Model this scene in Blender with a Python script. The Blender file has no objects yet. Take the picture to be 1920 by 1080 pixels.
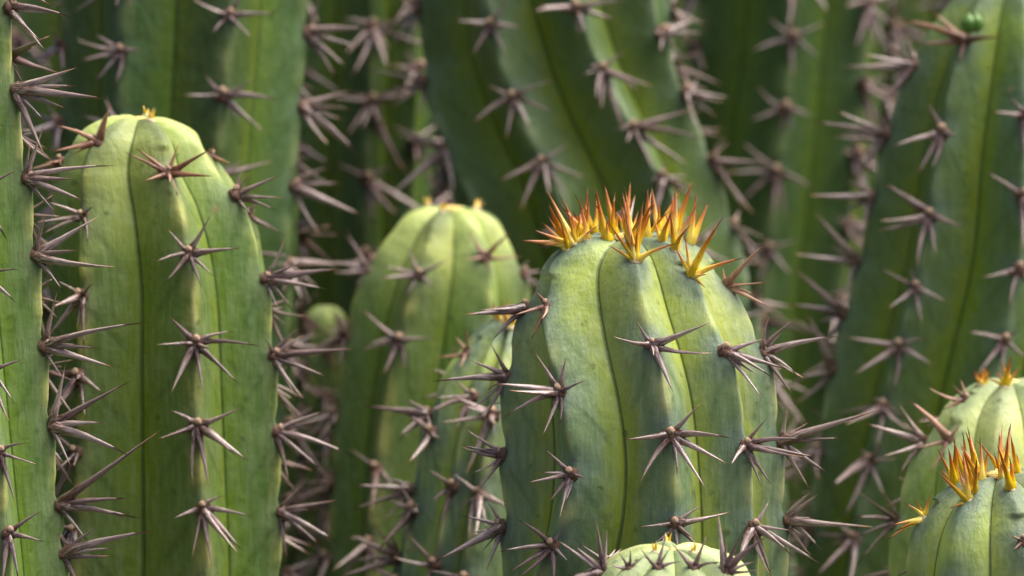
import bpy, math, random
import numpy as np
from mathutils import Vector, Matrix

random.seed(11); rng = np.random.default_rng(11)
sc = bpy.context.scene
col = sc.collection

# ------------------------------------------------------------------ camera, sky, sun, exposure
CAM_Z, PITCH, LENS, SENSOR = 0.52, math.radians(8.0), 100.0, 36.0
cam = bpy.data.cameras.new('camera'); camo = bpy.data.objects.new('camera', cam); col.objects.link(camo)
cam.lens = LENS; cam.sensor_width = SENSOR; cam.clip_start = 0.02; cam.clip_end = 60
camo.location = (0, 0, CAM_Z); camo.rotation_euler = (math.pi/2 - PITCH, 0, 0)
cam.dof.use_dof = True; cam.dof.focus_distance = 1.01; cam.dof.aperture_fstop = 9.5; cam.dof.aperture_blades = 7
sc.camera = camo
SUN_EL, SUN_AZ = math.radians(64), math.radians(84)     # azimuth measured from +Y towards +X
w = bpy.data.worlds.new('World'); sc.world = w; w.use_nodes = True
nt = w.node_tree
sky = nt.nodes.new('ShaderNodeTexSky'); sky.sky_type = 'NISHITA'; sky.sun_disc = False
sky.sun_elevation = SUN_EL; sky.sun_rotation = SUN_AZ; sky.air_density = 0.6; sky.dust_density = 6.0; sky.ozone_density = 0.3
nt.links.new(sky.outputs[0], nt.nodes['Background'].inputs[0]); nt.nodes['Background'].inputs[1].default_value = 0.060
sun = bpy.data.lights.new('sun', 'SUN'); sun.energy = 1.4; sun.angle = math.radians(55); sun.color = (1.0, 0.94, 0.84)
suno = bpy.data.objects.new('sun', sun); col.objects.link(suno); suno.location = (0.6, 0.6, 2.0)
sd = Vector((math.sin(SUN_AZ)*math.cos(SUN_EL), math.cos(SUN_AZ)*math.cos(SUN_EL), math.sin(SUN_EL)))
suno.rotation_euler = sd.to_track_quat('Z', 'Y').to_euler()
vs = sc.view_settings
vs.view_transform = 'Standard'; vs.look = 'None'; vs.gamma = 1.0; vs.use_curve_mapping = False; vs.exposure = 1.86
sc.render.engine = 'CYCLES'

# ------------------------------------------------------------------ projection helpers (lay out in the photograph's pixels, at real distances)
CAM = np.array([0, 0, CAM_Z]); RIGHT = np.array([1., 0, 0])
FWD = np.array([0, math.cos(PITCH), -math.sin(PITCH)]); UP = np.array([0, math.sin(PITCH), math.cos(PITCH)])
KPX = SENSOR/LENS/1920.0
def P(px, py, Y):
    d = FWD + RIGHT*(px-960)*KPX + UP*(540-py)*KPX
    return CAM + d*(Y/d[1])
def proj(p):
    q = np.asarray(p) - CAM
    d = q @ FWD
    return 960 + (q @ RIGHT)/d/KPX, 540 - (q @ UP)/d/KPX

# ------------------------------------------------------------------ materials
def mat(name):
    m = bpy.data.materials.new(name); m.use_nodes = True
    return m, m.node_tree, m.node_tree.nodes['Principled BSDF']
class NG:
    def __init__(s, nt): s.nt = nt
    def n(s, t, **kw):
        x = s.nt.nodes.new(t)
        for k, v in kw.items(): setattr(x, k, v)
        return x
    def link(s, a, b): s.nt.links.new(a, b)
    def val(s, sock, v):
        if hasattr(v, 'is_output'): s.link(v, sock)
        else: sock.default_value = v
    def m(s, op, a, b=0.0, c=None):
        x = s.n('ShaderNodeMath', operation=op); s.val(x.inputs[0], a); s.val(x.inputs[1], b)
        if c is not None: s.val(x.inputs[2], c)
        return x.outputs[0]
    def ss(s, v, lo, hi, a=0.0, b=1.0):
        x = s.n('ShaderNodeMapRange', interpolation_type='SMOOTHSTEP')
        s.val(x.inputs[0], v); s.val(x.inputs[1], lo); s.val(x.inputs[2], hi); s.val(x.inputs[3], a); s.val(x.inputs[4], b)
        return x.outputs[0]
    def mix(s, f, a, b, mode='MIX'):
        x = s.n('ShaderNodeMix', data_type='RGBA', blend_type=mode)
        s.val(x.inputs[0], f)
        for k, v in ((6, a), (7, b)):
            if isinstance(v, tuple): v = (*v, 1.0) if len(v) == 3 else v
            s.val(x.inputs[k], v)
        return x.outputs[2]
    def attr(s, name): return s.n('ShaderNodeAttribute', attribute_name=name).outputs['Fac']
    def noise(s, scale, detail=3.0, rough=0.55, vec=None, dist=0.0):
        x = s.n('ShaderNodeTexNoise'); x.inputs['Scale'].default_value = scale; x.inputs['Detail'].default_value = detail
        x.inputs['Roughness'].default_value = rough; x.inputs['Distortion'].default_value = dist
        if vec is not None: s.link(vec, x.inputs['Vector'])
        return x.outputs['Fac']

def skin_material(name, body, groove, ridge, tip, glauc, tip_len, line=0.36, streak=0.35, dust=1.0):
    m, nt, bs = mat(name); g = NG(nt)
    tc = g.n('ShaderNodeTexCoord'); ob = tc.outputs['Object']
    rnd = g.n('ShaderNodeObjectInfo').outputs['Random']
    u = g.m('ABSOLUTE', g.attr('rib_u')); us = g.attr('rib_u'); wv = g.m('FRACT', g.m('ADD', 1.0, g.m('DIVIDE', g.m('ARCTAN2', g.attr('areole_sin'), g.attr('areole_cos')), 2*math.pi))); ad = g.attr('areole_d'); td = g.attr('tip_d')
    st = g.n('ShaderNodeMapping'); st.inputs['Scale'].default_value = (1, 1, 0.16); g.link(ob, st.inputs['Vector'])
    n_big = g.noise(38, 2, vec=ob); n_mid = g.noise(140, 2, vec=ob); n_fine = g.noise(900, 2, 0.7, vec=ob); n_str = g.noise(420, 2, 0.6, vec=st.outputs[0])
    c = g.mix(g.ss(g.m('ADD', u, g.m('MULTIPLY', g.m('SUBTRACT', n_mid, 0.5), 0.5)), 0.45, 1.0), body, groove)
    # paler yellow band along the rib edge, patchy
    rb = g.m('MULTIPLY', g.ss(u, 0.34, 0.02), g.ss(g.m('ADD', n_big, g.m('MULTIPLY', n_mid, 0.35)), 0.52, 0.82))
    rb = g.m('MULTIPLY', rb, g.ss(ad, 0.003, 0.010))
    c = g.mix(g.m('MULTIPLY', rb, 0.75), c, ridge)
    c = g.mix(g.m('MULTIPLY', g.ss(g.m('ADD', u, g.m('MULTIPLY', g.m('SUBTRACT', n_mid, 0.5), 0.08)), 0.085, 0.0), g.ss(ad, 0.004, 0.012, 0.0, 0.42)), c, ridge)  # thin edge line: ridge highlight painted over the paler, worn skin
    # fresh growth at the tip
    tf = g.ss(g.m('ADD', td, g.m('MULTIPLY', g.m('SUBTRACT', n_big, 0.5), tip_len*0.5)), tip_len, tip_len*0.03)
    c = g.mix(g.m('MULTIPLY', tf, 0.85), c, tip)
    # waxy blue bloom round each areole
    gl = g.ss(g.m('ADD', ad, g.m('MULTIPLY', g.m('SUBTRACT', n_mid, 0.5), 0.006)), 0.0135, 0.003)
    c = g.mix(g.m('MULTIPLY', gl, 0.8), c, glauc)
    # bloom worn off in broad patches
    wx = g.ss(n_big, 0.42, 0.7)
    c = g.mix(g.m('MULTIPLY', wx, 0.28), c, glauc)
    # streaks running down the rib
    c = g.mix(g.ss(n_str, 0.35, 0.75, 0.0, streak), c, g.mix(0.55, c, (0.55, 0.62, 0.42)))
    # chevron growth lines from each areole down to the grooves
    wob = g.m('MULTIPLY', g.m('SUBTRACT', n_big, 0.5), 0.30)
    ch = g.m('ABSOLUTE', g.m('ADD', g.m('SUBTRACT', u, g.m('MULTIPLY', g.m('POWER', wv, 0.8), 0.92)), wob))
    chm = g.m('MULTIPLY', g.m('MULTIPLY', g.ss(ch, 0.12, 0.0), g.ss(td, 0.02, 0.06)), g.m('MULTIPLY', g.ss(wv, 0.05, 0.3), g.ss(g.m('ADD', wv, g.m('MULTIPLY', n_mid, 0.6)), 1.25, 0.85)))
    dark = g.mix(0.72, c, (0.035, 0.075, 0.012))
    c = g.mix(g.m('MULTIPLY', chm, line), c, dark)
    nr_ = g.ss(g.m('ADD', ad, g.m('MULTIPLY', g.m('SUBTRACT', n_mid, 0.5), 0.004)), 0.0075, 0.0022)
    c = g.mix(g.m('MULTIPLY', nr_, 0.5), c, tuple(0.50*q for q in glauc))
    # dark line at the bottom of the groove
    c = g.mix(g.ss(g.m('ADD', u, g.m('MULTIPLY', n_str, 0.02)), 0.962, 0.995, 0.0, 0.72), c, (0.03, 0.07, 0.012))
    # scuffs, pale specks and old dark scars
    c = g.mix(g.m('MULTIPLY', g.ss(n_fine, 0.63, 0.80), 0.35*dust), c, (0.5, 0.56, 0.42))
    sp = g.n('ShaderNodeTexVoronoi'); sp.inputs['Scale'].default_value = 120; g.link(ob, sp.inputs['Vector'])
    spot = g.m('MULTIPLY', g.ss(g.m('ADD', sp.outputs['Distance'], g.m('MULTIPLY', n_fine, 0.25)), 0.36, 0.22), g.ss(n_mid, 0.50, 0.60))
    c = g.mix(g.m('MULTIPLY', spot, 0.55), c, (0.045, 0.085, 0.02))
    ck = g.n('ShaderNodeTexVoronoi'); ck.inputs['Scale'].default_value = 55; g.link(ob, ck.inputs['Vector'])
    cork = g.m('MULTIPLY', g.ss(g.m('ADD', ck.outputs['Distance'], g.m('MULTIPLY', n_fine, 0.2)), 0.21, 0.15), g.ss(n_big, 0.53, 0.57))
    c = g.mix(g.m('MULTIPLY', cork, 0.7), c, (0.30, 0.22, 0.11))
    pore = g.noise(2600, 1, 0.5, vec=ob)
    c = g.mix(g.ss(pore, 0.55, 0.75, 0.0, 0.20*dust), c, (0.45, 0.52, 0.36))
    hv = g.n('ShaderNodeHueSaturation'); g.link(c, hv.inputs['Color'])
    g.link(g.ss(rnd, 0, 1, 0.492, 0.508), hv.inputs['Hue']); g.link(g.ss(rnd, 0, 1, 0.92, 1.08), hv.inputs['Value'])
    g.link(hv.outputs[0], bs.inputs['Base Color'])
    g.link(g.ss(g.m('ADD', n_mid, g.m('MULTIPLY', gl, 0.3)), 0.3, 0.9, 0.40, 0.62), bs.inputs['Roughness'])
    bs.inputs['Specular IOR Level'].default_value = 0.42 if dust > 0.9 else 0.3
    bs.inputs['Subsurface Weight'].default_value = 0.16; bs.inputs['Subsurface Radius'].default_value = (0.8, 1.0, 0.25); bs.inputs['Subsurface Scale'].default_value = 0.004
    bp = g.n('ShaderNodeBump'); bp.inputs['Strength'].default_value = 0.6; bp.inputs['Distance'].default_value = 0.0008
    h = g.m('ADD', g.m('MULTIPLY', n_str, 0.9), g.m('ADD', g.m('MULTIPLY', n_mid, 1.2), g.m('MULTIPLY', n_fine, 0.22)))
    h = g.m('SUBTRACT', h, g.m('MULTIPLY', chm, 0.3))
    g.link(h, bp.inputs['Height']); g.link(bp.outputs[0], bs.inputs['Normal'])
    return m

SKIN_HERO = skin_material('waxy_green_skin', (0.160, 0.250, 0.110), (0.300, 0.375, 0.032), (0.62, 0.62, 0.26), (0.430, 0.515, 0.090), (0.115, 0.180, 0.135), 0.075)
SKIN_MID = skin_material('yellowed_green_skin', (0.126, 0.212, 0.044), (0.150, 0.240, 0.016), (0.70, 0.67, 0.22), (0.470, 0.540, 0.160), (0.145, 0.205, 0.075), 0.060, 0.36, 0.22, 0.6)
SKIN_PALE = skin_material('young_pale_skin', (0.250, 0.340, 0.100), (0.330, 0.430, 0.055), (0.72, 0.72, 0.36), (0.640, 0.680, 0.250), (0.270, 0.350, 0.160), 0.045)
SKIN_DARK = skin_material('old_dark_skin', (0.060, 0.115, 0.024), (0.098, 0.160, 0.010), (0.27, 0.34, 0.14), (0.190, 0.270, 0.030), (0.070, 0.122, 0.052), 0.050, 0.28, 0.08, 0.3)  # older, darker green, with some of the background shade painted into the colour

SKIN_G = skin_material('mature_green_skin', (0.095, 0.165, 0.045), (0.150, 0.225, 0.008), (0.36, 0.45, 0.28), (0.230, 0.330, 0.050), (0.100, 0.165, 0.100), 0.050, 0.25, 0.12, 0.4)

def spine_material(name, base, mid, tip, streak, rough, b0=0.06, b1=0.40, t0=0.72, t1=0.95):
    m, nt, bs = mat(name); g = NG(nt)
    L = g.attr('along'); rnd = g.n('ShaderNodeObjectInfo').outputs['Random']
    tc = g.n('ShaderNodeTexCoord'); st = g.n('ShaderNodeMapping'); st.inputs['Scale'].default_value = (1.4, 1.4, 3.0); g.link(tc.outputs['Object'], st.inputs['Vector'])
    ad = g.n('ShaderNodeVectorMath', operation='ADD'); g.link(st.outputs[0], ad.inputs[0])
    cb = g.n('ShaderNodeCombineXYZ')
    for i in range(3): g.link(g.m('MULTIPLY', rnd, 37.0+11*i), cb.inputs[i])
    g.link(cb.outputs[0], ad.inputs[1])
    ns = g.noise(2.2, 4, 0.65, vec=ad.outputs[0])
    Lj = g.m('ADD', L, g.m('MULTIPLY', g.m('SUBTRACT', ns, 0.5), 0.22))
    c = g.mix(g.ss(Lj, b0, b1), base, mid)
    c = g.mix(g.ss(Lj, t0, t1), c, tip)
    c = g.mix(g.m('MULTIPLY', g.ss(ns, 0.45, 0.72), 0.6), c, streak)
    hv = g.n('ShaderNodeHueSaturation'); g.link(c, hv.inputs['Color']); g.link(g.ss(rnd, 0, 1, 0.60, 1.32), hv.inputs['Value']); g.link(g.ss(rnd, 0, 1, 1.15, 0.85), hv.inputs['Saturation'])
    g.link(hv.outputs[0], bs.inputs['Base Color'])
    bs.inputs['Roughness'].default_value = rough; bs.inputs['Specular IOR Level'].default_value = 0.7
    bp = g.n('ShaderNodeBump'); bp.inputs['Strength'].default_value = 0.4; bp.inputs['Distance'].default_value = 0.0003
    g.link(ns, bp.inputs['Height']); g.link(bp.outputs[0], bs.inputs['Normal'])
    return m
SP_OLD = spine_material('grey_brown_spine', (0.085, 0.034, 0.024), (0.300, 0.212, 0.198), (0.38, 0.18, 0.07), (0.58, 0.48, 0.46), 0.22)
SP_YOUNG = spine_material('orange_spine', (0.95, 0.66, 0.02), (0.58, 0.19, 0.024), (0.14, 0.036, 0.016), (0.60, 0.24, 0.05), 0.30, 0.20, 0.62, 0.56, 0.95)
SP_YELLOW = spine_material('yellow_spine', (0.90, 0.68, 0.05), (0.88, 0.58, 0.05), (0.55, 0.25, 0.04), (0.9, 0.7, 0.2), 0.4)
SP_TAN = spine_material('reddish_brown_spine', (0.16, 0.055, 0.026), (0.40, 0.20, 0.12), (0.40, 0.15, 0.045), (0.46, 0.33, 0.28), 0.36)
for nd in SP_YOUNG.node_tree.nodes:
    if nd.type == 'BSDF_PRINCIPLED':
        nd.inputs['Subsurface Weight'].default_value = 0.25; nd.inputs['Subsurface Scale'].default_value = 0.002; nd.inputs['Subsurface Radius'].default_value = (1, 0.6, 0.2)

def simple_material(name, c1, c2, scale, rough, bump=0.6, dist=0.0005):
    m, nt, bs = mat(name); g = NG(nt)
    ob = g.n('ShaderNodeTexCoord').outputs['Object']
    n1 = g.noise(scale, 5, 0.65, vec=ob)
    g.link(g.mix(g.ss(n1, 0.3, 0.7), c1, c2), bs.inputs['Base Color']); bs.inputs['Roughness'].default_value = rough
    bp = g.n('ShaderNodeBump'); bp.inputs['Strength'].default_value = bump; bp.inputs['Distance'].default_value = dist
    g.link(n1, bp.inputs['Height']); g.link(bp.outputs[0], bs.inputs['Normal'])
    return m
AREOLE_OLD = simple_material('brown_areole', (0.050, 0.024, 0.018), (0.17, 0.085, 0.055), 3.0, 0.75)
AREOLE_NEW = simple_material('cream_felt', (0.45, 0.33, 0.14), (0.80, 0.72, 0.50), 4.0, 0.9)
FELT = simple_material('tan_felt', (0.22, 0.12, 0.075), (0.58, 0.43, 0.31), 3.0, 0.9)
WOOL = simple_material('yellow_wool', (0.75, 0.48, 0.05), (0.86, 0.74, 0.36), 900.0, 0.9, 0.9, 0.001)
BUD = simple_material('green_bud', (0.06, 0.15, 0.02), (0.11, 0.24, 0.03), 300.0, 0.3)
SOIL = simple_material('dark_soil', (0.020, 0.014, 0.010), (0.075, 0.052, 0.034), 60.0, 0.95, 1.0, 0.01)

# ------------------------------------------------------------------ setting: the soil the clump grows from
def new_mesh(name, V, F, material, smooth=True, attrs=None):
    me = bpy.data.meshes.new(name)
    me.from_pydata([tuple(v) for v in V], [], F)
    if smooth: me.polygons.foreach_set('use_smooth', [True]*len(me.polygons))
    if attrs:
        for k, a in attrs.items():
            at = me.attributes.new(k, 'FLOAT', 'POINT'); at.data.foreach_set('value', np.ascontiguousarray(a, dtype=np.float32))
    me.materials.append(material); me.update()
    return me
def link_obj(name, me, parent=None):
    o = bpy.data.objects.new(name, me); col.objects.link(o)
    if parent is not None: o.parent = parent
    return o
n = 121
xs = np.linspace(-1, 1, n); xs = np.sign(xs)*np.abs(xs)**1.6*4.0
gx, gy = np.meshgrid(xs, xs + 1.5)
gz = 0.008*np.sin(gx*9+1)*np.cos(gy*7) + 0.005*np.sin(gx*23+gy*17) + rng.normal(0, 0.0025, gx.shape)
V = np.stack([gx, gy, gz], -1).reshape(-1, 3)
F = [(i*n+j, i*n+j+1, (i+1)*n+j+1, (i+1)*n+j) for i in range(n-1) for j in range(n-1)]
ground = link_obj('ground', new_mesh('ground', V, F, SOIL)); ground['kind'] = 'structure'

# ------------------------------------------------------------------ spine, areole and felt pieces, shared by every stem
def spine_arrays(bend, twist, sides=7, fat=1.0, seed=0):
    r_ = np.random.default_rng(seed)
    zs = np.array([-0.03, 0.05, 0.16, 0.42, 0.74]); rs = np.array([1.05, 1.16, 0.82*fat, 0.53*fat, 0.25*fat])
    lump = 1 + r_.normal(0, 0.10, sides)
    V, A = [], []
    for z, r in zip(zs, rs):
        for k in range(sides):
            a = 2*math.pi*k/sides + twist*z
            q = r*lump[k]*(1+r_.normal(0, 0.03))
            V.append((q*math.cos(a) + bend*max(z, 0)**1.8, 0.86*q*math.sin(a), z)); A.append(max(z, 0))
    V.append((bend, 0, 1.0)); A.append(1.0)
    F = []
    for i in range(len(zs)-1):
        for k in range(sides):
            F.append((i*sides+k, i*sides+(k+1) % sides, (i+1)*sides+(k+1) % sides, (i+1)*sides+k))
    top = len(V)-1; b = (len(zs)-1)*sides
    for k in range(sides): F.append((b+k, b+(k+1) % sides, top))
    return np.array(V), F, np.array(A)
SPINE_GEO = [spine_arrays(b, t, 7, f, i) for i, (b, t, f) in enumerate([(0.3, 0.3, 1.0), (1.4, 0.8, 0.95), (2.4, -0.6, 1.05), (0.8, 1.2, 0.85), (3.4, 0.4, 0.9), (0.4, -1.0, 1.12)])]
SPINE_MESH = {m.name: [new_mesh('spine', V, F, m, True, {'along': A}) for V, F, A in SPINE_GEO] for m in (SP_OLD, SP_YOUNG, SP_TAN, SP_YELLOW)}
def lump_arrays(seed, rough, flat, rings=4, sides=9):
    r_ = np.random.default_rng(seed); V = [(0, 0, flat)]; F = []
    for i in range(1, rings+1):
        th = i/rings*math.pi*0.62
        for k in range(sides):
            a = 2*math.pi*k/sides; q = 1 + r_.normal(0, rough)
            V.append((q*math.sin(th)*math.cos(a), q*math.sin(th)*math.sin(a), flat*math.cos(th)*(1+r_.normal(0, rough*0.6))))
    for k in range(sides): F.append((0, 1+k, 1+(k+1) % sides))
    for i in range(rings-1):
        for k in range(sides):
            a, b = 1+i*sides+k, 1+i*sides+(k+1) % sides
            F.append((a, a+sides, b+sides, b))
    return np.array(V), F
LUMPS = [lump_arrays(s, 0.13, 0.75) for s in (1, 2, 3, 4)]
AREOLE_MESH = {m.name: [new_mesh('areole', V, F, m, True, {'along': np.zeros(len(V))}) for V, F in LUMPS] for m in (AREOLE_OLD, AREOLE_NEW)}
FELT_MESH = [new_mesh('felt_tuft', V, F, FELT, True) for V, F in [lump_arrays(s, 0.10, 1.0) for s in (7, 8)]]

def frame(zdir, xhint):
    z = np.asarray(zdir, float); z = z/np.linalg.norm(z)
    x = np.asarray(xhint, float) - z*(np.asarray(xhint, float) @ z)
    if np.linalg.norm(x) < 1e-6: x = np.cross(z, [0.3, 0.9, 0.1])
    x = x/np.linalg.norm(x); y = np.cross(z, x)
    M = np.eye(4); M[:3, 0] = x; M[:3, 1] = y; M[:3, 2] = z
    return M

# ------------------------------------------------------------------ the columnar stem
def catmull(pts, m=14):
    p = np.asarray(pts, float); k = np.r_[0, np.cumsum(np.maximum(np.linalg.norm(np.diff(p, axis=0), axis=1), 1e-9))]
    sl = np.diff(p, axis=0)/np.diff(k)[:, None]; h = np.diff(k)
    T = np.zeros_like(p); T[0] = sl[0]; T[-1] = sl[-1]
    for i in range(1, len(p)-1): T[i] = (sl[i-1]*h[i] + sl[i]*h[i-1])/(h[i-1]+h[i])
    out = []
    for i in range(len(p)-1):
        for t in np.linspace(0, 1, m, endpoint=False):
            t2, t3 = t*t, t**3
            out.append((2*t3-3*t2+1)*p[i] + (t3-2*t2+t)*h[i]*T[i] + (3*t2-2*t3)*p[i+1] + (t3-t2)*h[i]*T[i+1])
    out.append(p[-1]); return np.array(out)

GENERIC = [(0.02, 0), (0.0, 0.22), (0.03, 0.42), (0.14, 0.60), (0.36, 0.76), (0.75, 0.89), (1.3, 0.96), (2.4, 1.0), (9, 1.03)]
DEFAULT_STAR = [(-6, 95, 22), (176, 80, 20), (222, 78, 25), (262, 86, 28), (304, 84, 25), (32, 62, 25), (142, 52, 30), (285, 105, 62)]

class Stem:
    def __init__(self, Y, axis, profile, ribs, depth=0.17, skin=SKIN_MID, R=None, n_ribs=8, spacing=150, spine=1.0, lean=0.0,
                 crown=None, first=None, tufts=True, name='columnar_cactus', label='', group=None, tip_wool=0.0, crown_len=1.0, tan_tip=True, apex=0):
        self.tan_tip = tan_tip; self.apex = apex
        self.crown_len = crown_len
        self.Y = Y; self.spine = spine; self.depth = depth; self.skin = skin
        self.pxm = KPX*Y/math.cos(PITCH)*0.99           # metres per photo pixel at this distance
        prof = np.array(profile if profile is not None else [(a*R, b*R) for a, b in GENERIC], float)*self.pxm
        pr = catmull(prof, 10); pr[:, 1] = np.maximum(pr[:, 1], 0); self.pr_s, self.pr_R = pr[:, 0], pr[:, 1]
        ctl = [P(x, y, Y + lean*(i/(len(axis)-1))) for i, (x, y) in enumerate(axis)]
        d = ctl[-1]-ctl[-2]; base = ctl[-1] + d/abs(d[2])*(ctl[-1][2]+0.03)*np.array([0.5, 0.5, 1.0]); ctl.append(base)
        poly = catmull(ctl, 24); L = np.r_[0, np.cumsum(np.linalg.norm(np.diff(poly, axis=0), axis=1))]
        self.ax_s, self.ax_p = L, poly; self.len = L[-1]
        self.root_loc = np.array([base[0], base[1], 0.0])
        smooth_t = np.array([self.axis(min(s+0.02, self.len))-self.axis(max(s-0.02, 0)) for s in L]); smooth_t /= -np.linalg.norm(smooth_t, axis=1)[:, None]
        self.ax_t = smooth_t
        # fit the seen ribs' edges to where they stand, then spread the unseen ones evenly behind
        fits = []
        for rb in ribs:
            pts = rb['pts']; S, PH = [], []
            for (x, y) in pts:
                s, ph = self.solve(x, y); S.append(s); PH.append(ph)
            dg = min(rb.get('deg', 1), len(S)-1)
            cf = np.polyfit(S, PH, dg) if dg > 0 else np.array([PH[0]])
            lo, hi = min(S), max(S)
            fits.append(dict(cf=cf, lo=lo-0.01, hi=hi+0.02, S=S, specs=rb.get('spines', {}), young=rb.get('young', ()), pts=pts))
        fits.sort(key=lambda f: np.polyval(f['cf'], (f['lo']+f['hi'])/2))
        self.seen = fits
        if fits:
            k_unseen = max(n_ribs-len(fits), 1)
        self.nr = max(n_ribs, len(fits)); self.k_un = self.nr-len(fits)
        self.sp = spacing*self.pxm; self.first = first; self.crown = crown
        self.name, self.label, self.group, self.tip_wool = name, label, group, tip_wool
    def axis(self, s): return np.array([np.interp(s, self.ax_s, self.ax_p[:, k]) for k in range(3)])
    def tan(self, s):
        t = np.array([np.interp(s, self.ax_s, self.ax_t[:, k]) for k in range(3)]); return t/np.linalg.norm(t)
    def radius(self, s):
        i0 = int(np.argmin(self.pr_s)); return float(np.interp(s, self.pr_s[i0:], self.pr_R[i0:]))
    def basis(self, s):
        t = self.tan(s); f = np.array([0, -1., 0]); f = f - t*(f @ t); f /= np.linalg.norm(f); return t, f, np.cross(f, t)*-1 if np.cross(f, t)[0] < 0 else np.cross(f, t)
    def edge_point(self, s, ph):
        t, f, r = self.basis(s); return self.axis(s) + self.radius(s)*(math.cos(ph)*f + math.sin(ph)*r)
    def solve(self, x, y):
        if not hasattr(self, '_tab'):
            S = np.linspace(0.0005, min(self.len, 0.75), 320)
            C = np.array([self.axis(a) for a in S]); Bs = [self.basis(a) for a in S]; R = np.array([self.radius(a) for a in S])
            self._tab = (S, C, np.array([b[1] for b in Bs]), np.array([b[2] for b in Bs]), R)
        S, C, Fb, Rb, R = self._tab; ph = 0.0
        PH = np.radians(np.linspace(-88, 88, 177))
        def pj(p):
            q = p - CAM; d = q @ FWD; return 960 + (q @ RIGHT)/d/KPX, 540 - (q @ UP)/d/KPX
        for _ in range(8):
            ys = pj(C + R[:, None]*(math.cos(ph)*Fb + math.sin(ph)*Rb))[1]; i = int(np.argmin(np.abs(ys-y)))
            xs_ = pj(C[i] + R[i]*(np.cos(PH)[:, None]*Fb[i] + np.sin(PH)[:, None]*Rb[i]))[0]; ph = PH[int(np.argmin(np.abs(xs_-x)))]
        return S[i], ph
    def ridges(self, s):
        if not self.seen: return np.array([math.radians(self.phase if hasattr(self, 'phase') else 8) + 2*math.pi*k/self.nr for k in range(self.nr)])
        a = [float(np.polyval(f['cf'], min(max(s, f['lo']), f['hi']))) for f in self.seen]
        for i in range(1, len(a)): a[i] = max(a[i], a[i-1]+0.30)
        gap = 2*math.pi - (a[-1]-a[0]); k = self.k_un
        return np.array(a + [a[-1] + gap*(j+1)/(k+1) for j in range(k)])

    def build(self):
        px = self.pxm
        root = bpy.data.objects.new(self.name, None); col.objects.link(root); root.location = self.root_loc; root.empty_display_size = 0.02
        root['label'] = self.label; root['category'] = 'cactus'
        if self.group: root['group'] = self.group
        rl = self.root_loc
        # rings: the cap from the profile, then down to the soil
        i_end = len(self.pr_s)
        ring_s = list(zip(self.pr_s, self.pr_R)); s_last = 0.12
        cap = [(s, R) for s, R in ring_s if s <= s_last or s < 0]
        s0 = cap[-1][0]
        body = [(s, self.radius(s)) for s in np.arange(s0+0.004, self.len, 0.004)]
        rings = cap + body
        NS, NU = len(rings), 27
        uu = np.linspace(-1, 1, NU); uu = np.sign(uu)*np.abs(uu)**1.25
        ridge_tab = np.array([self.ridges(max(s, 0)) for s, _ in rings])
        nrib = self.nr
        # areoles along every rib
        areoles = []      # (rib index, s, spec, young)
        per_rib = [[] for _ in range(nrib)]
        nseen = len(self.seen)
        r0 = random.Random(hash(self.label) % 1000 if False else len(self.label)*7+int(self.Y*1000))
        for k in range(nrib):
            S = []
            if k < nseen:
                f = self.seen[k]
                for i, s in enumerate(f['S']):
                    per_rib[k].append((s, f['specs'].get(i), f['young'].get(i, False) if isinstance(f['young'], dict) else i in f['young']))
                last = max(f['S']); fst = min(f['S'])
                s = last + self.sp
                while s < self.len-0.03: per_rib[k].append((s, None, False)); s += self.sp*r0.uniform(0.93, 1.07)
                s = fst - self.sp*0.9
                while s > 0.055: per_rib[k].append((s, None, False)); s -= self.sp
            else:
                s = (self.first*px if self.first else self.sp*0.5) + r0.uniform(0, 0.8)*self.sp
                while s < self.len-0.03: per_rib[k].append((s, None, False)); s += self.sp*r0.uniform(0.93, 1.07)
            if self.crown:
                for (sr, kind) in self.crown:
                    s = sr*px
                    if all(abs(s-a[0]) > 7*px for a in per_rib[k]) and (kind != 4 or k % 3 == 1): per_rib[k].append((s*r0.uniform(0.75, 1.15), None, kind))
            per_rib[k].sort(key=lambda a: a[0])
        # ribs, groove to groove
        bases = [self.basis(max(s, 0)) for s, _ in rings]; cents = [self.axis(max(s, 0)) if s >= 0 else self.axis(0)-self.tan(0)*s for s, _ in rings]
        self.rib_obj = []
        lobe_n = rng.normal(0, 0.012, nrib)
        for k in range(nrib):
            al = np.array([a[0] for a in per_rib[k]]) if per_rib[k] else np.array([9.0])
            V = np.zeros((NS, NU, 3)); AW = np.zeros((NS, NU)); AD = np.zeros((NS, NU)); TD = np.zeros((NS, NU))
            for i, (s, R) in enumerate(rings):
                rg = ridge_tab[i]; a = rg[k]
                nx = rg[k+1] if k+1 < nrib else rg[0]+2*math.pi
                pv = rg[k-1] if k > 0 else rg[-1]-2*math.pi
                hw = np.where(uu >= 0, (nx-a)/2, (a-pv)/2); ph = a + uu*hw
                t = np.abs(uu); aa = 0.10
                g1 = (np.sqrt(t*t+aa*aa)-aa)/(math.sqrt(1+aa*aa)-aa); g2 = t**2.8
                wt = 0.04 + 0.62*math.exp(-max(s, 0)/0.026)
                g_ = g1*(1-wt) + g2*wt
                j = int(np.argmin(np.abs(al-s))); da = s-al[j]
                # edge swells between areoles, nips in just above each one
                wob = -0.0018*math.exp(-((da+0.004)/0.0055)**2) + 0.0012*math.exp(-((da-0.004)/0.006)**2)
                dep = self.depth*(0.95 + 0.05*min(1, max(s, 0)/0.03))
                dep = dep*(0.45+0.55*np.minimum(1.3, hw/(math.pi/8)))
                Rg = R*(1-dep)
                rad_ = R - g_*(R - Rg*np.cos(hw)) + wob*np.exp(-(t/0.33)**2)*min(1, R/0.02)
                rad_ = rad_*(1+0.012*math.sin(s*38+k*1.7)*(1-t)); tan_ = uu*Rg*np.sin(hw)
                T, f_, r_ = bases[i]
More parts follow.
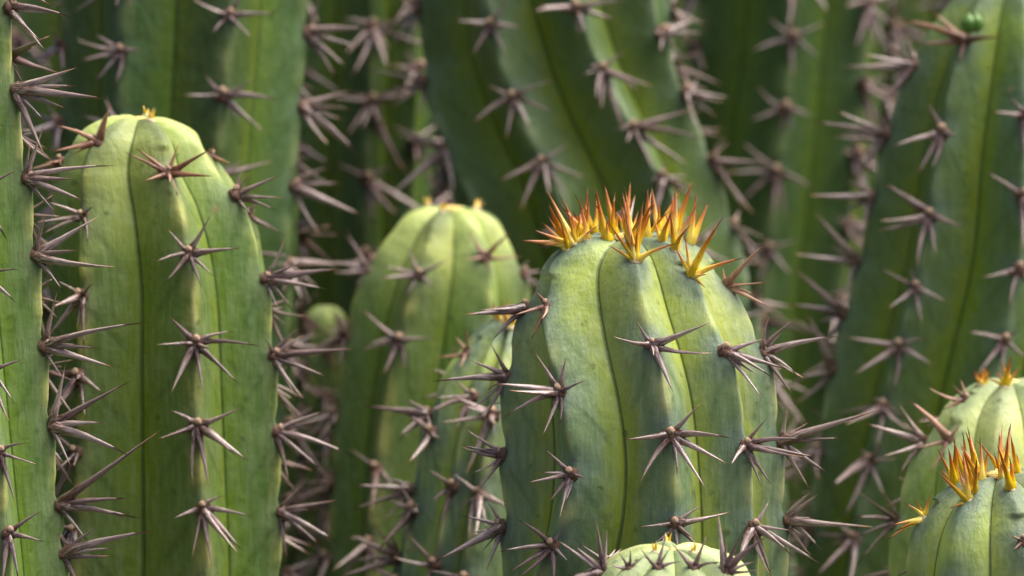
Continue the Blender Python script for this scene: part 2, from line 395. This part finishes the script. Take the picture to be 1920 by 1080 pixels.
                da_ = math.cos(a)*f_ + math.sin(a)*r_; pa_ = -math.sin(a)*f_ + math.cos(a)*r_
                V[i] = cents[i][None] + rad_[:, None]*da_ + tan_[:, None]*pa_
                # lobes droop into the grooves near the tip
                V[i] -= T[None]*(np.minimum(R, 0.02)*0.16*math.exp(-max(s, 0)/0.02)*g2)[:, None]
                up_ = al[al <= s]
                s_up = up_[-1] if len(up_) else s-0.5*self.sp
                dn = al[al > s]; s_dn = dn[0] if len(dn) else s_up+self.sp
                AW[i] = (s-s_up)/max(s_dn-s_up, 1e-4)
                AD[i] = np.sqrt((uu*hw*R)**2 + (da*(1.0 if da < 0 else 0.75))**2); TD[i] = max(s, 0) + 0.004
            F = [(i*NU+j, (i+1)*NU+j, (i+1)*NU+j+1, i*NU+j+1) for i in range(NS-1) for j in range(NU-1)]
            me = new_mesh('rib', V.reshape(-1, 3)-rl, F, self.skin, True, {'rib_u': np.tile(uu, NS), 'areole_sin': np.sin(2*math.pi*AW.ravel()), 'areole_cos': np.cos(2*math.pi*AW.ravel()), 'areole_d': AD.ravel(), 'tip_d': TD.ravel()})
            link_obj('rib', me, root)
        # woolly growing point
        if self.tip_wool > 0:
            W = self.tip_wool*px; T, f_, r_ = self.basis(0.0); c0 = self.axis(0.0)
            VV, FF = lump_arrays(int(self.Y*100), 0.16, 0.42, 6, 18)
            VW = np.array([c0 - T*0.0012 + W*(v[0]*r_ + v[1]*f_ + v[2]*T) for v in VV])
            link_obj('growing_tip', new_mesh('growing_tip', VW-rl, FF, WOOL), root)
        # areoles and spines
        items = []
        for k in range(nrib):
            for (s, spec, young) in per_rib[k]:
                a = self.ridges(s)[k]
                p = self.edge_point(s, a); ds = 0.002
                t, f_, r_ = self.basis(s); rad = math.cos(a)*f_ + math.sin(a)*r_
                e = self.edge_point(max(s-ds, 0), a)-self.edge_point(s+ds, a); e /= np.linalg.norm(e)
                nrm = rad - e*(rad @ e); nrm /= np.linalg.norm(nrm)
                p = p - nrm*0.0006
                qx, qy = proj(p); view = (CAM-p)/np.linalg.norm(CAM-p)
                vis = (nrm @ view > -0.42) and -130 < qx < 2050 and -130 < qy < 1190
                items.append([k, s, spec, young, p, nrm, e, vis, nrm @ view])
        for i in range(self.apex):
            q = r0.uniform(0.2, 1.0)**0.5*58*px; b = 2*math.pi*(i*0.618); t, f_, r_ = self.basis(0.0)
            p = self.axis(0.0) + q*(math.cos(b)*f_ + math.sin(b)*r_) - t*0.0012; n_ = t + 0.25*(math.cos(b)*f_ + math.sin(b)*r_); n_ /= np.linalg.norm(n_)
            items.append([0, 0.0, None, 1, p, n_, np.cross(n_, r_), True, 0.95])
        stuffV, stuffF, stuffA, nv = [], [], [], 0
        count = 0
        items.sort(key=lambda it: -it[8])
        for (k, s, spec, young, p, nrm, e, vis, fc) in items:
            side = np.cross(e, nrm)          # to the right when seen from outside
            spines = []                       # (dir*len vec, radius, material)
            if spec is not None:
                for sp in spec:
                    dx, dy = sp[0], sp[1]; L2 = math.hypot(dx, dy)
                    o = sp[2] if len(sp) > 2 else None
                    dvec = RIGHT*dx - UP*dy
                    if o is None: o = L2*random.uniform(0.12, 0.38)
                    view = -FWD; v = dvec + view*o
                    lo = 0.16*np.linalg.norm(v)
                    if v @ nrm < lo:          # keep clear of the skin
                        den = view @ nrm
                        if den > 0.25: v = v + view*min((lo - v @ nrm)/den, 0.9*L2)
                        else: v = v + nrm*(lo - v @ nrm)
                    L = np.linalg.norm(v)*px
                    spines.append((v*px, min(2.5 + 0.055*L/px, 10.0)*px*random.uniform(0.88, 1.2)))
            elif young:
                big = (young == 1 or young is True); m_ = (3 if random.random() < 0.6 else 4) if big else 4
                for i in range(m_):
                    az = 2*math.pi*i/m_ + random.uniform(-0.4, 0.4)
                    Tq = self.tan(s)
                    base = (0.78*Tq + 0.5*nrm if s > 0.001 else 0.9*Tq + 0.3*nrm) if big else 0.95*Tq + 0.2*nrm
                    dv = base + (0.45 if big else 0.34)*(math.cos(az)*side + math.sin(az)*np.cross(nrm, side))*random.uniform(0.5, 1.1)
                    dv /= np.linalg.norm(dv); L = (random.uniform(42, 115) if big else random.uniform(26, 52))*px*self.crown_len
                    spines.append((dv*L, (3.6+0.056*L/px)*px*random.uniform(0.85, 1.15)))
            else:
                sub = s < 0.035
                for (an, L, el) in DEFAULT_STAR:
                    if random.random() < (0.13 if not sub else 0.35): continue
                    an = math.radians(an + random.gauss(0, 19)); el = math.radians(el + random.gauss(0, 11))
                    L = L*px*self.spine*random.choice((0.5, 0.75, 0.9, 1.0, 1.1, 1.35))*random.uniform(0.85, 1.12)*(1.0 if not sub else 0.6)
                    dv = math.cos(el)*(math.cos(an)*side + math.sin(an)*e) + math.sin(el)*nrm
                    spines.append((dv*L, min(2.5 + 0.055*L/px, 10.0)*px*random.uniform(0.88, 1.2)))
            sm = SP_YOUNG if young in (1, 2, True) and young else SP_YELLOW if young == 4 else SP_TAN if young == 3 or (s < 0.022 and self.tan_tip and self.skin not in (SKIN_DARK, SKIN_G)) else SP_OLD
            asz = (14.5 if not young else 9.5)*px*self.spine**0.5*random.uniform(0.9, 1.12)
            if young == 2: asz *= 0.8
            if s < 0.035 and not young: asz *= 0.8
            individual = vis and count + len(spines) <= 290
            M = frame(nrm, side); M[:3, :3] *= asz; M[:3, 3] = p
            am = AREOLE_NEW if young else AREOLE_OLD
            if individual:
                ao = link_obj('areole', AREOLE_MESH[am.name][random.randrange(4)], root)
                Ml = M.copy(); Ml[:3, 3] -= rl; ao.matrix_local = Matrix(Ml.tolist()); Mi = np.linalg.inv(M)
                if not young:
                    fo = link_obj('felt_tuft', FELT_MESH[random.randrange(2)], ao)
                    fo.matrix_local = Matrix.LocRotScale(Vector((random.uniform(-.2, .2), 0.62, 0.62)), None, Vector((0.48, 0.48, 0.48)))
            for (v, r) in spines:
                L = np.linalg.norm(v); d = v/L
                lat = d - nrm*(d @ nrm)
                off = lat*asz*0.55 + nrm*asz*0.18
                hint = np.cross(d, np.random.default_rng(count+nv).normal(size=3)) if random.random() < 0.5 else -np.array([0, 0, 1.0])*1 + nrm*0.6
                S_ = frame(d, hint); S_[:3, 0] *= r; S_[:3, 1] *= r; S_[:3, 2] *= L; S_[:3, 3] = p + off
                vi = random.randrange(6)
                if individual:
                    so = link_obj('spine', SPINE_MESH[sm.name][vi], ao); so.matrix_local = Matrix((Mi @ S_).tolist()); count += 1
                else:
                    gv, gf, ga = SPINE_GEO[vi]
                    VV = gv @ S_[:3, :3].T + S_[:3, 3] - rl
                    stuffV.append(VV); stuffA.append(ga); stuffF += [tuple(i+nv for i in f) for f in gf]; nv += len(VV)
        if stuffV:
            so = link_obj('spine_mass', new_mesh('spine_mass', np.vstack(stuffV), stuffF, SP_OLD, True, {'along': np.concatenate(stuffA)}), root)
            so['kind'] = 'stuff'
        return root

# ------------------------------------------------------------------ the stems, nearest things first
J = Stem(1.05, [(1178, 441), (1179, 560), (1195, 720), (1205, 880), (1210, 1080)],
    [(7, 0), (2, 35), (0, 70), (6, 102), (22, 127), (60, 160), (120, 195), (200, 232), (280, 255), (410, 268), (560, 275), (1400, 279)],
    [dict(pts=[(978, 572), (936, 705), (936, 855), (937, 988)], deg=2, spines={
        0: [(-115, 15), (-95, 6), (-60, -16), (-72, 46), (-80, -4)],
        1: [(-142, -6), (-72, -32), (-32, -56), (-55, 62), (-45, 76), (-40, 20)],
        2: [(-73, -43), (-76, -18), (-78, 7), (-36, -24), (-50, 40), (-48, 66)],
        3: [(-30, -55), (-76, -24), (-128, 56), (-38, 36), (-30, 74), (-60, 10)]}),
     dict(pts=[(1066, 452), (1055, 575), (1033, 735), (1040, 888), (1048, 1028)], deg=2, young=(0,), spines={
        0: [(-55, -112, 10), (-12, -76), (12, -70), (-72, -24), (-62, -14), (-102, -10), (38, -40, 20), (2, -58, 10)],
        1: [(-20, -26), (-60, 14), (-20, 60), (6, 26, 30)],
        2: [(-43, -70), (12, -60), (42, -22), (-118, -24), (-86, 4, 60), (-104, 18), (15, 48), (-26, 78)],
        3: [(-42, -42), (-48, -4), (-78, 14, 20), (22, 4, 40), (-38, 44), (-24, 74), (4, 46)],
        4: [(-56, -55), (-98, -2), (-75, 42), (-58, 64), (26, 22), (4, 60), (14, -26)]}),
     dict(pts=[(1190, 486), (1228, 645), (1255, 818), (1266, 980)], deg=2, young=(0,), spines={
        0: [(-46, -28, 8), (-46, -68, 10), (-12, -88), (12, -108, 0), (66, -50), (-22, -52, 5), (2, -60, 14)],
        1: [(-74, -4), (-32, -34), (98, -40), (94, 34), (36, 80), (0, 10, 40)],
        2: [(-80, 5), (-66, 70), (22, 56, 40), (60, 90, 50), (100, 48), (97, -14), (48, -52)],
        3: [(-62, 2), (42, -36), (95, -16), (-32, 40), (30, 22, 50), (53, 48), (5, 52, 30)]}),
     dict(pts=[(1296, 517), (1363, 656), (1395, 832), (1415, 990)], deg=2, young=(0,), spines={
        0: [(-32, -55), (-12, -78), (40, -108), (88, -45), (26, -4, 25), (22, 18)],
        1: [(70, -26), (110, 26), (84, 20, 60), (55, 38), (76, 80), (-6, -14, 20)],
        2: [(-34, 28, 40), (38, -45), (106, -36), (126, 18), (96, 28, 60), (32, 72), (46, 66)],
        3: [(32, -36), (66, 4), (126, 55), (-50, 65, 60), (2, 84), (38, 88), (70, 30, 50)]}),
     dict(pts=[(1368, 538), (1438, 662), (1465, 828), (1482, 978)], deg=2, spines={
        0: [(66, -90), (38, -34), (76, -10), (56, 4), (82, 32), (-6, -28)],
        1: [(38, -74), (-4, -62), (34, -34), (136, -52), (68, 18), (70, 45), (50, 74)],
        2: [(12, -56), (48, -36), (172, -64), (112, -12), (88, 52), (52, 84)],
        3: [(28, -58), (55, -50), (44, -8), (158, 10), (74, 32), (30, 64)]})],
    depth=0.25, skin=SKIN_HERO, n_ribs=8, spacing=158, first=60, crown=[(18, 1), (2, 1)], apex=5, tip_wool=30,
    label='large sharp ribbed cactus column with a ring of orange spines on its blunt top')

B = Stem(1.115, [(263, 219), (257, 300), (280, 400), (299, 500), (310, 700), (318, 1080)],
    [(6, 0), (1, 22), (0, 44), (10, 78), (35, 120), (85, 150), (135, 172), (235, 204), (335, 217), (600, 224), (1400, 228)],
    [dict(pts=[(186, 262), (150, 402), (144, 555), (143, 705), (142, 850), (140, 995)], deg=1, spines={
        0: [(-65, -50), (7, -54), (27, -68), (-75, 15), (-40, 20)], 1: [(-65, -33), (20, -20), (-82, 12), (-80, 28), (25, 42)]}),
     dict(pts=[(318, 325), (348, 478), (368, 645), (375, 800), (376, 952)], deg=2, spines={
        0: [(-70, -42), (-50, -48), (18, -50), (80, -50), (82, 2), (24, 36), (-36, 12), (14, 4, 40)],
        1: [(-33, -40), (44, -65), (92, -16), (-58, 1), (-31, 50), (24, 55), (47, 34)],
        2: [(-38, -45), (61, -34), (114, -18), (-62, 2), (48, 18, 60), (-40, 84), (20, 92), (86, 70)],
        3: [(-38, -40), (90, -28), (-67, 23), (82, 42, 60), (95, 58), (-26, 99), (28, 107)],
        4: [(25, -26), (-46, 14), (95, 6), (-16, 84), (23, 106), (71, 88, 50), (76, 70)]}),
     dict(pts=[(446, 365), (493, 522), (515, 668), (525, 808), (526, 962)], deg=2, spines={
        0: [(10, -44), (27, -38), (86, -38), (88, 5), (20, 34), (78, 20)],
        1: [(52, -60), (70, -35), (148, -24), (120, 10), (20, 50), (60, 40)],
        2: [(-6, -28), (45, -56), (58, -38), (160, -16), (110, 36), (50, 80), (38, 72)],
        3: [(88, -50), (66, -20), (150, 13), (88, 60), (30, 90)],
        4: [(47, -55), (115, -26), (115, 40), (2, 80), (85, 55), (60, -8)]})],
    depth=0.27, skin=SKIN_MID, n_ribs=7, spacing=150, first=40, crown=[(1, 4)], tip_wool=16, crown_len=0.5,
    label='tall cactus column with yellow edged ribs and dark star shaped spine clusters, rounded pale top')

A = Stem(1.03, [(-205, -420), (-192, 160), (-160, 480), (-130, 805), (-104, 1080)], None,
    [dict(pts=[(-75, 200), (-52, 365), (-30, 520), (-10, 690), (2, 850), (14, 1000)], deg=1, spines={
        0: [(75, 30), (60, -20), (70, 70), (-40, 20), (-20, 70)], 1: [(80, -40), (80, 66), (-40, 50), (10, 90)], 2: [(68, 28), (60, -32), (-60, 10), (8, 88)],
        3: [(58, -22), (48, 50), (-60, 40), (20, 90)], 4: [(72, 20), (40, -30), (30, 88), (-66, 16)], 5: [(70, 8), (34, 75), (-10, 90), (60, -44)]}),
     dict(pts=[(14, 10), (38, 165), (46, 335), (70, 482), (84, 652), (101, 802), (108, 950), (126, 1040)], deg=1, spines={
        0: [(120, -10), (85, 15), (60, 60), (75, 80), (40, -50)],
        1: [(120, -36), (116, -16), (180, 15), (102, 32), (62, 52), (58, 120)],
        2: [(42, -95), (8, -60), (160, -50), (95, 0), (127, 36), (58, 60)],
        3: [(20, -70), (120, -66), (88, -12), (170, 42), (62, 60)],
        4: [(190, -75), (116, -6), (66, -12), (137, 34), (30, 55), (22, -98)],
        5: [(65, -50), (150, -92), (107, -20), (155, 26), (32, -108), (45, 70)],
        6: [(200, -143), (130, -26), (130, -2), (152, 6), (42, -46), (60, 60)],
        7: [(170, -72), (105, -26), (90, 10), (30, 60), (60, -60)]})],
    depth=0.24, skin=SKIN_MID, R=240, n_ribs=7, spacing=152,
    label='cactus column with long spines along one rib, crossing the tall yellow edged one')

K = Stem(0.945, [(1262, 1026), (1262, 1080), (1258, 1300)],
    [(7, 0), (1, 18), (0, 40), (10, 94), (30, 134), (70, 165), (140, 182), (260, 190), (900, 194)],
    [dict(pts=[(1128, 1062)], spines={0: [(-84, -56), (-54, -54), (-16, -95), (4, -80), (-112, 12), (-62, -3)]}),
     dict(pts=[(1177, 1050)], young=(), spines={0: [(-12, -30), (6, -40), (24, -26), (-34, -8)]}),
     dict(pts=[(1234, 1062)], spines={0: [(-36, -40), (6, -60), (14, -40), (34, -22), (-16, -26)]}),
     dict(pts=[(1302, 1064)], spines={0: [(20, -64), (-40, -50), (38, -28), (8, -30)]}),
     dict(pts=[(1362, 1050)], spines={0: [(-14, -112, 0), (22, -82), (4, -60), (62, -84), (54, -30), (66, -4)]})],
    depth=0.15, skin=SKIN_PALE, n_ribs=9, spacing=110, spine=0.9, first=26, crown=[(0.5, 4)], tip_wool=12, crown_len=0.45, tan_tip=False,
    label='small pale young cactus head poking up in front of the orange crowned column')

M = Stem(1.00, [(1874, 887), (1880, 960), (1888, 1080)],
    [(6, 0), (1, 28), (0, 56), (12, 92), (34, 122), (80, 160), (140, 186), (220, 202), (900, 212)],
    [dict(pts=[(1722, 972)], young=(0,), spines={0: [(-82, 24), (-66, 6), (-30, -40), (-16, -36), (-56, 14), (10, -44)]}),
     dict(pts=[(1814, 938)], young=(0,), spines={0: [(-62, -56), (-6, -84), (-28, -66), (12, -62), (-34, 14), (14, -40)]}),
     dict(pts=[(1920, 1014)], spines={0: [(-22, -10), (-16, 12), (40, -20), (20, 50)]})],
    depth=0.165, skin=SKIN_HERO, n_ribs=7, spacing=150, first=90, crown=[(14, 1)], apex=5, tip_wool=30, crown_len=0.9,
    label='short cactus column with flame coloured crown spines standing before a taller pale neighbour')

L = Stem(1.13, [(1893, 713), (1892, 830), (1888, 1080)],
    [(6, 0), (1, 20), (0, 40), (14, 78), (40, 112), (118, 165), (190, 198), (270, 218), (400, 232), (900, 240)],
    [dict(pts=[(1730, 832), (1672, 975)], spines={0: [(-118, -44), (-58, -70), (-44, -36), (-66, 40), (-34, -18), (-80, 26)], 1: [(-86, -60), (-84, -22), (-80, 20), (-82, 64), (-30, -14), (-14, -60)]}),
     dict(pts=[(1800, 745), (1804, 828), (1790, 985)], spines={0: [(-68, -4), (-22, -30), (-4, -42), (-40, 14)], 1: [(-72, -92), (-64, 12), (-30, 60), (20, -30)]}),
     dict(pts=[(1884, 722)], young=(0,), spines={0: [(-28, -28), (-14, -38), (6, -62), (22, -40), (0, -32)]})],
    depth=0.17, skin=SKIN_PALE, n_ribs=8, spacing=150, first=60, crown=[(5, 2)], tip_wool=20, crown_len=0.7,
    label='pale green cactus column with few yellow tip spines behind the short flame crowned one')

I = Stem(1.19, [(978, 592), (976, 740), (972, 1080)],
    [(6, 0), (1, 20), (0, 40), (10, 60), (45, 98), (90, 134), (180, 173), (320, 206), (450, 233), (900, 245)],
    [dict(pts=[(803, 778), (768, 918), (737, 1046)], spines={0: [(-130, -28), (-84, -36), (-44, -32), (-66, 20), (-60, 34)], 1: [(-112, -22), (-118, 30), (-50, -38), (-44, 58), (-36, 22)], 2: [(-92, -50), (-88, -18), (-40, -62), (-110, 30), (10, -50)]}),
     dict(pts=[(888, 742), (836, 912), (818, 1060)], spines={0: [(-74, -2), (-90, 14), (-40, -30), (-44, 56), (-10, 36)], 1: [(-44, -38), (-30, -26), (10, -22), (-18, 70), (-36, 22)], 2: [(-52, -56), (-72, -2), (10, -44), (-30, 40)]}),
     dict(pts=[(866, 660)], spines={0: [(-20, -36), (-50, 6), (-10, 26), (6, -48)]}), dict(pts=[(945, 612)], young=(0,), spines={0: [(-14, -30), (-2, -38), (10, -30), (-26, -20)]})],
    depth=0.24, skin=SKIN_HERO, n_ribs=8, spacing=150, first=50, crown=[(4, 2)], tip_wool=18, crown_len=0.7,
    label='light topped cactus column half hidden by the large orange crowned one, spines pointing outward')

H = Stem(1.32, [(848, 390), (840, 500), (822, 640), (805, 1080)],
    [(7, 0), (1, 22), (0, 46), (14, 84), (55, 118), (110, 152), (180, 172), (260, 184), (420, 194), (900, 205)],
    [dict(pts=[(686, 508), (646, 628)], spines={0: [(-36, -80), (-70, -34), (-60, 6), (-20, 30), (6, -30)]}),
     dict(pts=[(786, 514), (742, 636), (706, 876)], spines={0: [(-60, -26), (-66, 2), (-16, -52), (50, -26), (-18, 30), (30, 16)], 1: [(-66, -48), (-52, -8), (62, -10), (-70, 10), (-26, 56), (26, 50)]}),
     dict(pts=[(908, 484), (922, 620)], spines={0: [(-28, -50), (46, -50), (62, 4), (-30, 6), (12, 30)]})],
    depth=0.24, skin=SKIN_MID, n_ribs=8, spacing=140, first=50, crown=[(1, 4)], tip_wool=22, spine=0.9, crown_len=0.5,
    label='round topped soft focus cactus column with two tiny yellow tufts at its tip')

N = Stem(1.45, [(612, 574), (610, 640), (606, 1000)],
    [(5, 0), (0, 12), (5, 24), (16, 36), (34, 44), (70, 50), (160, 54), (600, 60)],
    [], depth=0.16, skin=SKIN_MID, n_ribs=7, spacing=80, first=30, spine=0.6,
    label='tiny bright green cactus shoot in the shade between two tall columns')

G = Stem(1.32, [(1893, -28), (1877, 125), (1862, 250), (1842, 490), (1802, 690), (1768, 900), (1745, 1080)],
    [(8, 0), (1, 24), (0, 50), (16, 86), (60, 126), (150, 172), (275, 207), (400, 226), (520, 238), (720, 248), (1400, 256)],
    [dict(pts=[(1716, 125), (1656, 248), (1622, 370), (1607, 490), (1587, 590), (1553, 690)], deg=2, spines={
        0: [(-97, -22), (-15, -46), (-86, -6), (-70, 72), (-38, 62)], 1: [(-33, -62), (-146, -30), (-94, -40), (-88, 0), (-66, 60), (-43, 68)],
        2: [(-50, -38), (-120, 0), (-55, 25), (-28, 66)], 3: [(-88, -95), (-120, -10), (-60, -36), (-34, 46)],
        4: [(-98, -85), (-106, -22), (-36, 58), (-50, 12)], 5: [(-50, -110), (-66, 8), (-58, 72)]}),
     dict(pts=[(1806, 78), (1771, 250), (1737, 400), (1711, 536), (1685, 652), (1655, 762), (1626, 866)], deg=2, young={0: 3}, spines={
        0: [(-115, -65), (-85, 4), (62, -12), (-10, 36), (-60, -54)], 1: [(-22, -50), (-97, 17), (22, 6, 30), (-2, 68), (-46, 76)],
        2: [(-83, -60), (-90, 18), (-84, 38, 30), (52, 20), (9, 70), (-43, 84)], 3: [(-60, -28), (46, 22), (4, 60), (-50, 40), (-10, -30)],
        4: [(-96, -18), (-84, 46), (54, 30), (6, 78), (40, -24)]}),
     dict(pts=[(1908, 508), (1882, 640)], spines={0: [(-60, 14), (-26, 56), (30, 40), (20, -30)], 1: [(-66, -26), (-56, 60), (40, 30), (-10, 70), (20, -20)]})],
    depth=0.26, skin=SKIN_G, n_ribs=8, spacing=145, first=70, crown=[(8, 1)], tip_wool=36,
    label='tall dark green cactus column bearing a round green bud near its top')

C = Stem(1.34, [(345, -420), (342, 100), (338, 400), (335, 1080)], None,
    [dict(pts=[(112, 85), (110, 230)]), dict(pts=[(226, 94), (222, 240)], spines={0: [(-74, -4), (-70, 14), (-44, -30), (34, -2), (10, 58), (-44, 52)]}),
     dict(pts=[(430, 30), (418, 178)], spines={0: [(-56, -16), (86, -10), (-30, 24), (44, 38), (20, 16, 40), (30, -50)], 1: [(-60, 2), (104, -6), (70, 62), (30, 42), (-24, -30), (60, -14)]}),
     dict(pts=[(576, 60), (570, 205), (552, 352)], spines={0: [(30, -60), (120, -24), (110, 22), (62, 80), (84, 60)], 1: [(94, -34), (100, -6), (120, 66), (38, 72), (80, 20)], 2: [(60, -46), (128, 50), (30, 90), (90, -10)]})],
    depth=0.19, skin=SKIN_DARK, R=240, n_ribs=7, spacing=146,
    label='dark broad cactus column rising behind the tall yellow edged one')

D = Stem(1.58, [(640, -420), (645, 100), (640, 400), (640, 1080)], None,
    [dict(pts=[(700, 52), (694, 195), (690, 340)]), dict(pts=[(782, -10), (780, 130), (778, 270)])],
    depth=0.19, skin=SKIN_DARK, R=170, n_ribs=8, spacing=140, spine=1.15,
    label='blurred narrow cactus column seen through spines between two dark columns')

E = Stem(1.44, [(985, -380), (1012, -100), (1042, 160), (1092, 350), (1165, 600), (1240, 1080)], None,
    [dict(pts=[(782, 155), (832, 284)], spines={0: [(-110, -24), (-96, 22), (-40, -40), (6, 62), (-60, 44)], 1: [(-90, -20), (-110, 88), (-96, -44), (32, 80), (-20, 50)]}),
     dict(pts=[(920, 46), (957, 186), (1016, 302)], spines={0: [(-34, 52), (30, 50), (54, 6), (-60, -8), (30, -44)], 1: [(-82, 27), (70, -43), (78, 16), (30, 54, 40), (-12, 72), (-42, -16)], 2: [(-76, 32), (80, 26), (16, 62, 50), (-46, 82), (50, 64), (44, -30)]}),
     dict(pts=[(1076, 20), (1130, 132), (1190, 236), (1240, 332)])],
    depth=0.26, skin=SKIN_G, R=245, n_ribs=8, spacing=140, spine=0.95,
    label='thick dark green cactus column leaning sideways behind the round topped soft one')

Fs = Stem(1.66, [(1500, -400), (1478, 100), (1458, 330), (1440, 560), (1420, 1080)], None,
    [dict(pts=[(1298, 90), (1292, 235), (1262, 370)]), dict(pts=[(1487, 74), (1470, 205), (1456, 325), (1440, 470)], spines={
        0: [(-74, 12), (-40, -30), (54, -26), (50, 30), (-12, 66)], 1: [(-60, 20), (50, 8, 40), (24, 38), (-50, -20), (-8, 40)], 2: [(-62, -52), (-84, -10), (-76, 50), (70, 20), (14, 78), (-10, 80)], 3: [(-60, -10), (-16, 60), (40, 44), (50, -16)]})],
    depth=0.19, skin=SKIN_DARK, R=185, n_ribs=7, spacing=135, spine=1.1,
    label='blurred straight green cactus column standing behind the large orange crowned one')

stems = [J, B, A, K, M, L, I, H, N, G, C, D, E, Fs]
back = [(150, 1.75, -300, 190, 'shaded cactus column far behind the dark broad one'),
        (820, 1.86, -250, 170, 'shaded cactus column far behind the leaning one'),
        (1180, 1.85, -300, 180, 'shaded cactus column deep in the gap beyond the leaning one'),
        (1680, 1.92, -300, 185, 'shaded cactus column far behind the budding one'),
        (1990, 1.75, -350, 190, 'shaded cactus column cut by the frame far behind the budding one'),
        (480, 1.98, -200, 170, 'shaded cactus column farthest back between the dark broad one and the narrow blurred one'),
        (1400, 2.05, -250, 160, 'shaded cactus column farthest back behind the blurred straight one')]
for (x, Y, ty, R, lab) in back:
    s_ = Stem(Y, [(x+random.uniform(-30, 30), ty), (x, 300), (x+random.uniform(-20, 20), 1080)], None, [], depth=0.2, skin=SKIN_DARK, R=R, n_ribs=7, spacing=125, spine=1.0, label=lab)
    s_.phase = random.uniform(-25, 25); stems.append(s_)
for s_ in stems: s_.root = s_.build()

# flower bud above the topmost areole of the tall dark column
bv, bf = lump_arrays(21, 0.03, 1.0, 8, 14)
for (bx_, by_, r) in ((1816, 46, 15), (1830, 44, 14)):
    c = P(bx_, by_, G.Y-0.036)
    th = np.array([[0, 0, 0]])
    V = []; F = []
    for i in range(9):
        for k in range(14):
            a = i/8*math.pi; b = 2*math.pi*k/14
            q = r*G.pxm*(1 + 0.06*math.cos(5*b)) * (1.0 if i > 1 else 0.8); V.append(c + np.array([q*math.sin(a)*math.cos(b), q*math.sin(a)*math.sin(b), r*G.pxm*(1.2*math.cos(a) + (0.35 if i == 0 else 0))]) - G.root_loc)
    for i in range(8):
        for k in range(14): F.append((i*14+k, i*14+(k+1) % 14, (i+1)*14+(k+1) % 14, (i+1)*14+k))
    link_obj('bud', new_mesh('bud', V, F, BUD), G.root)
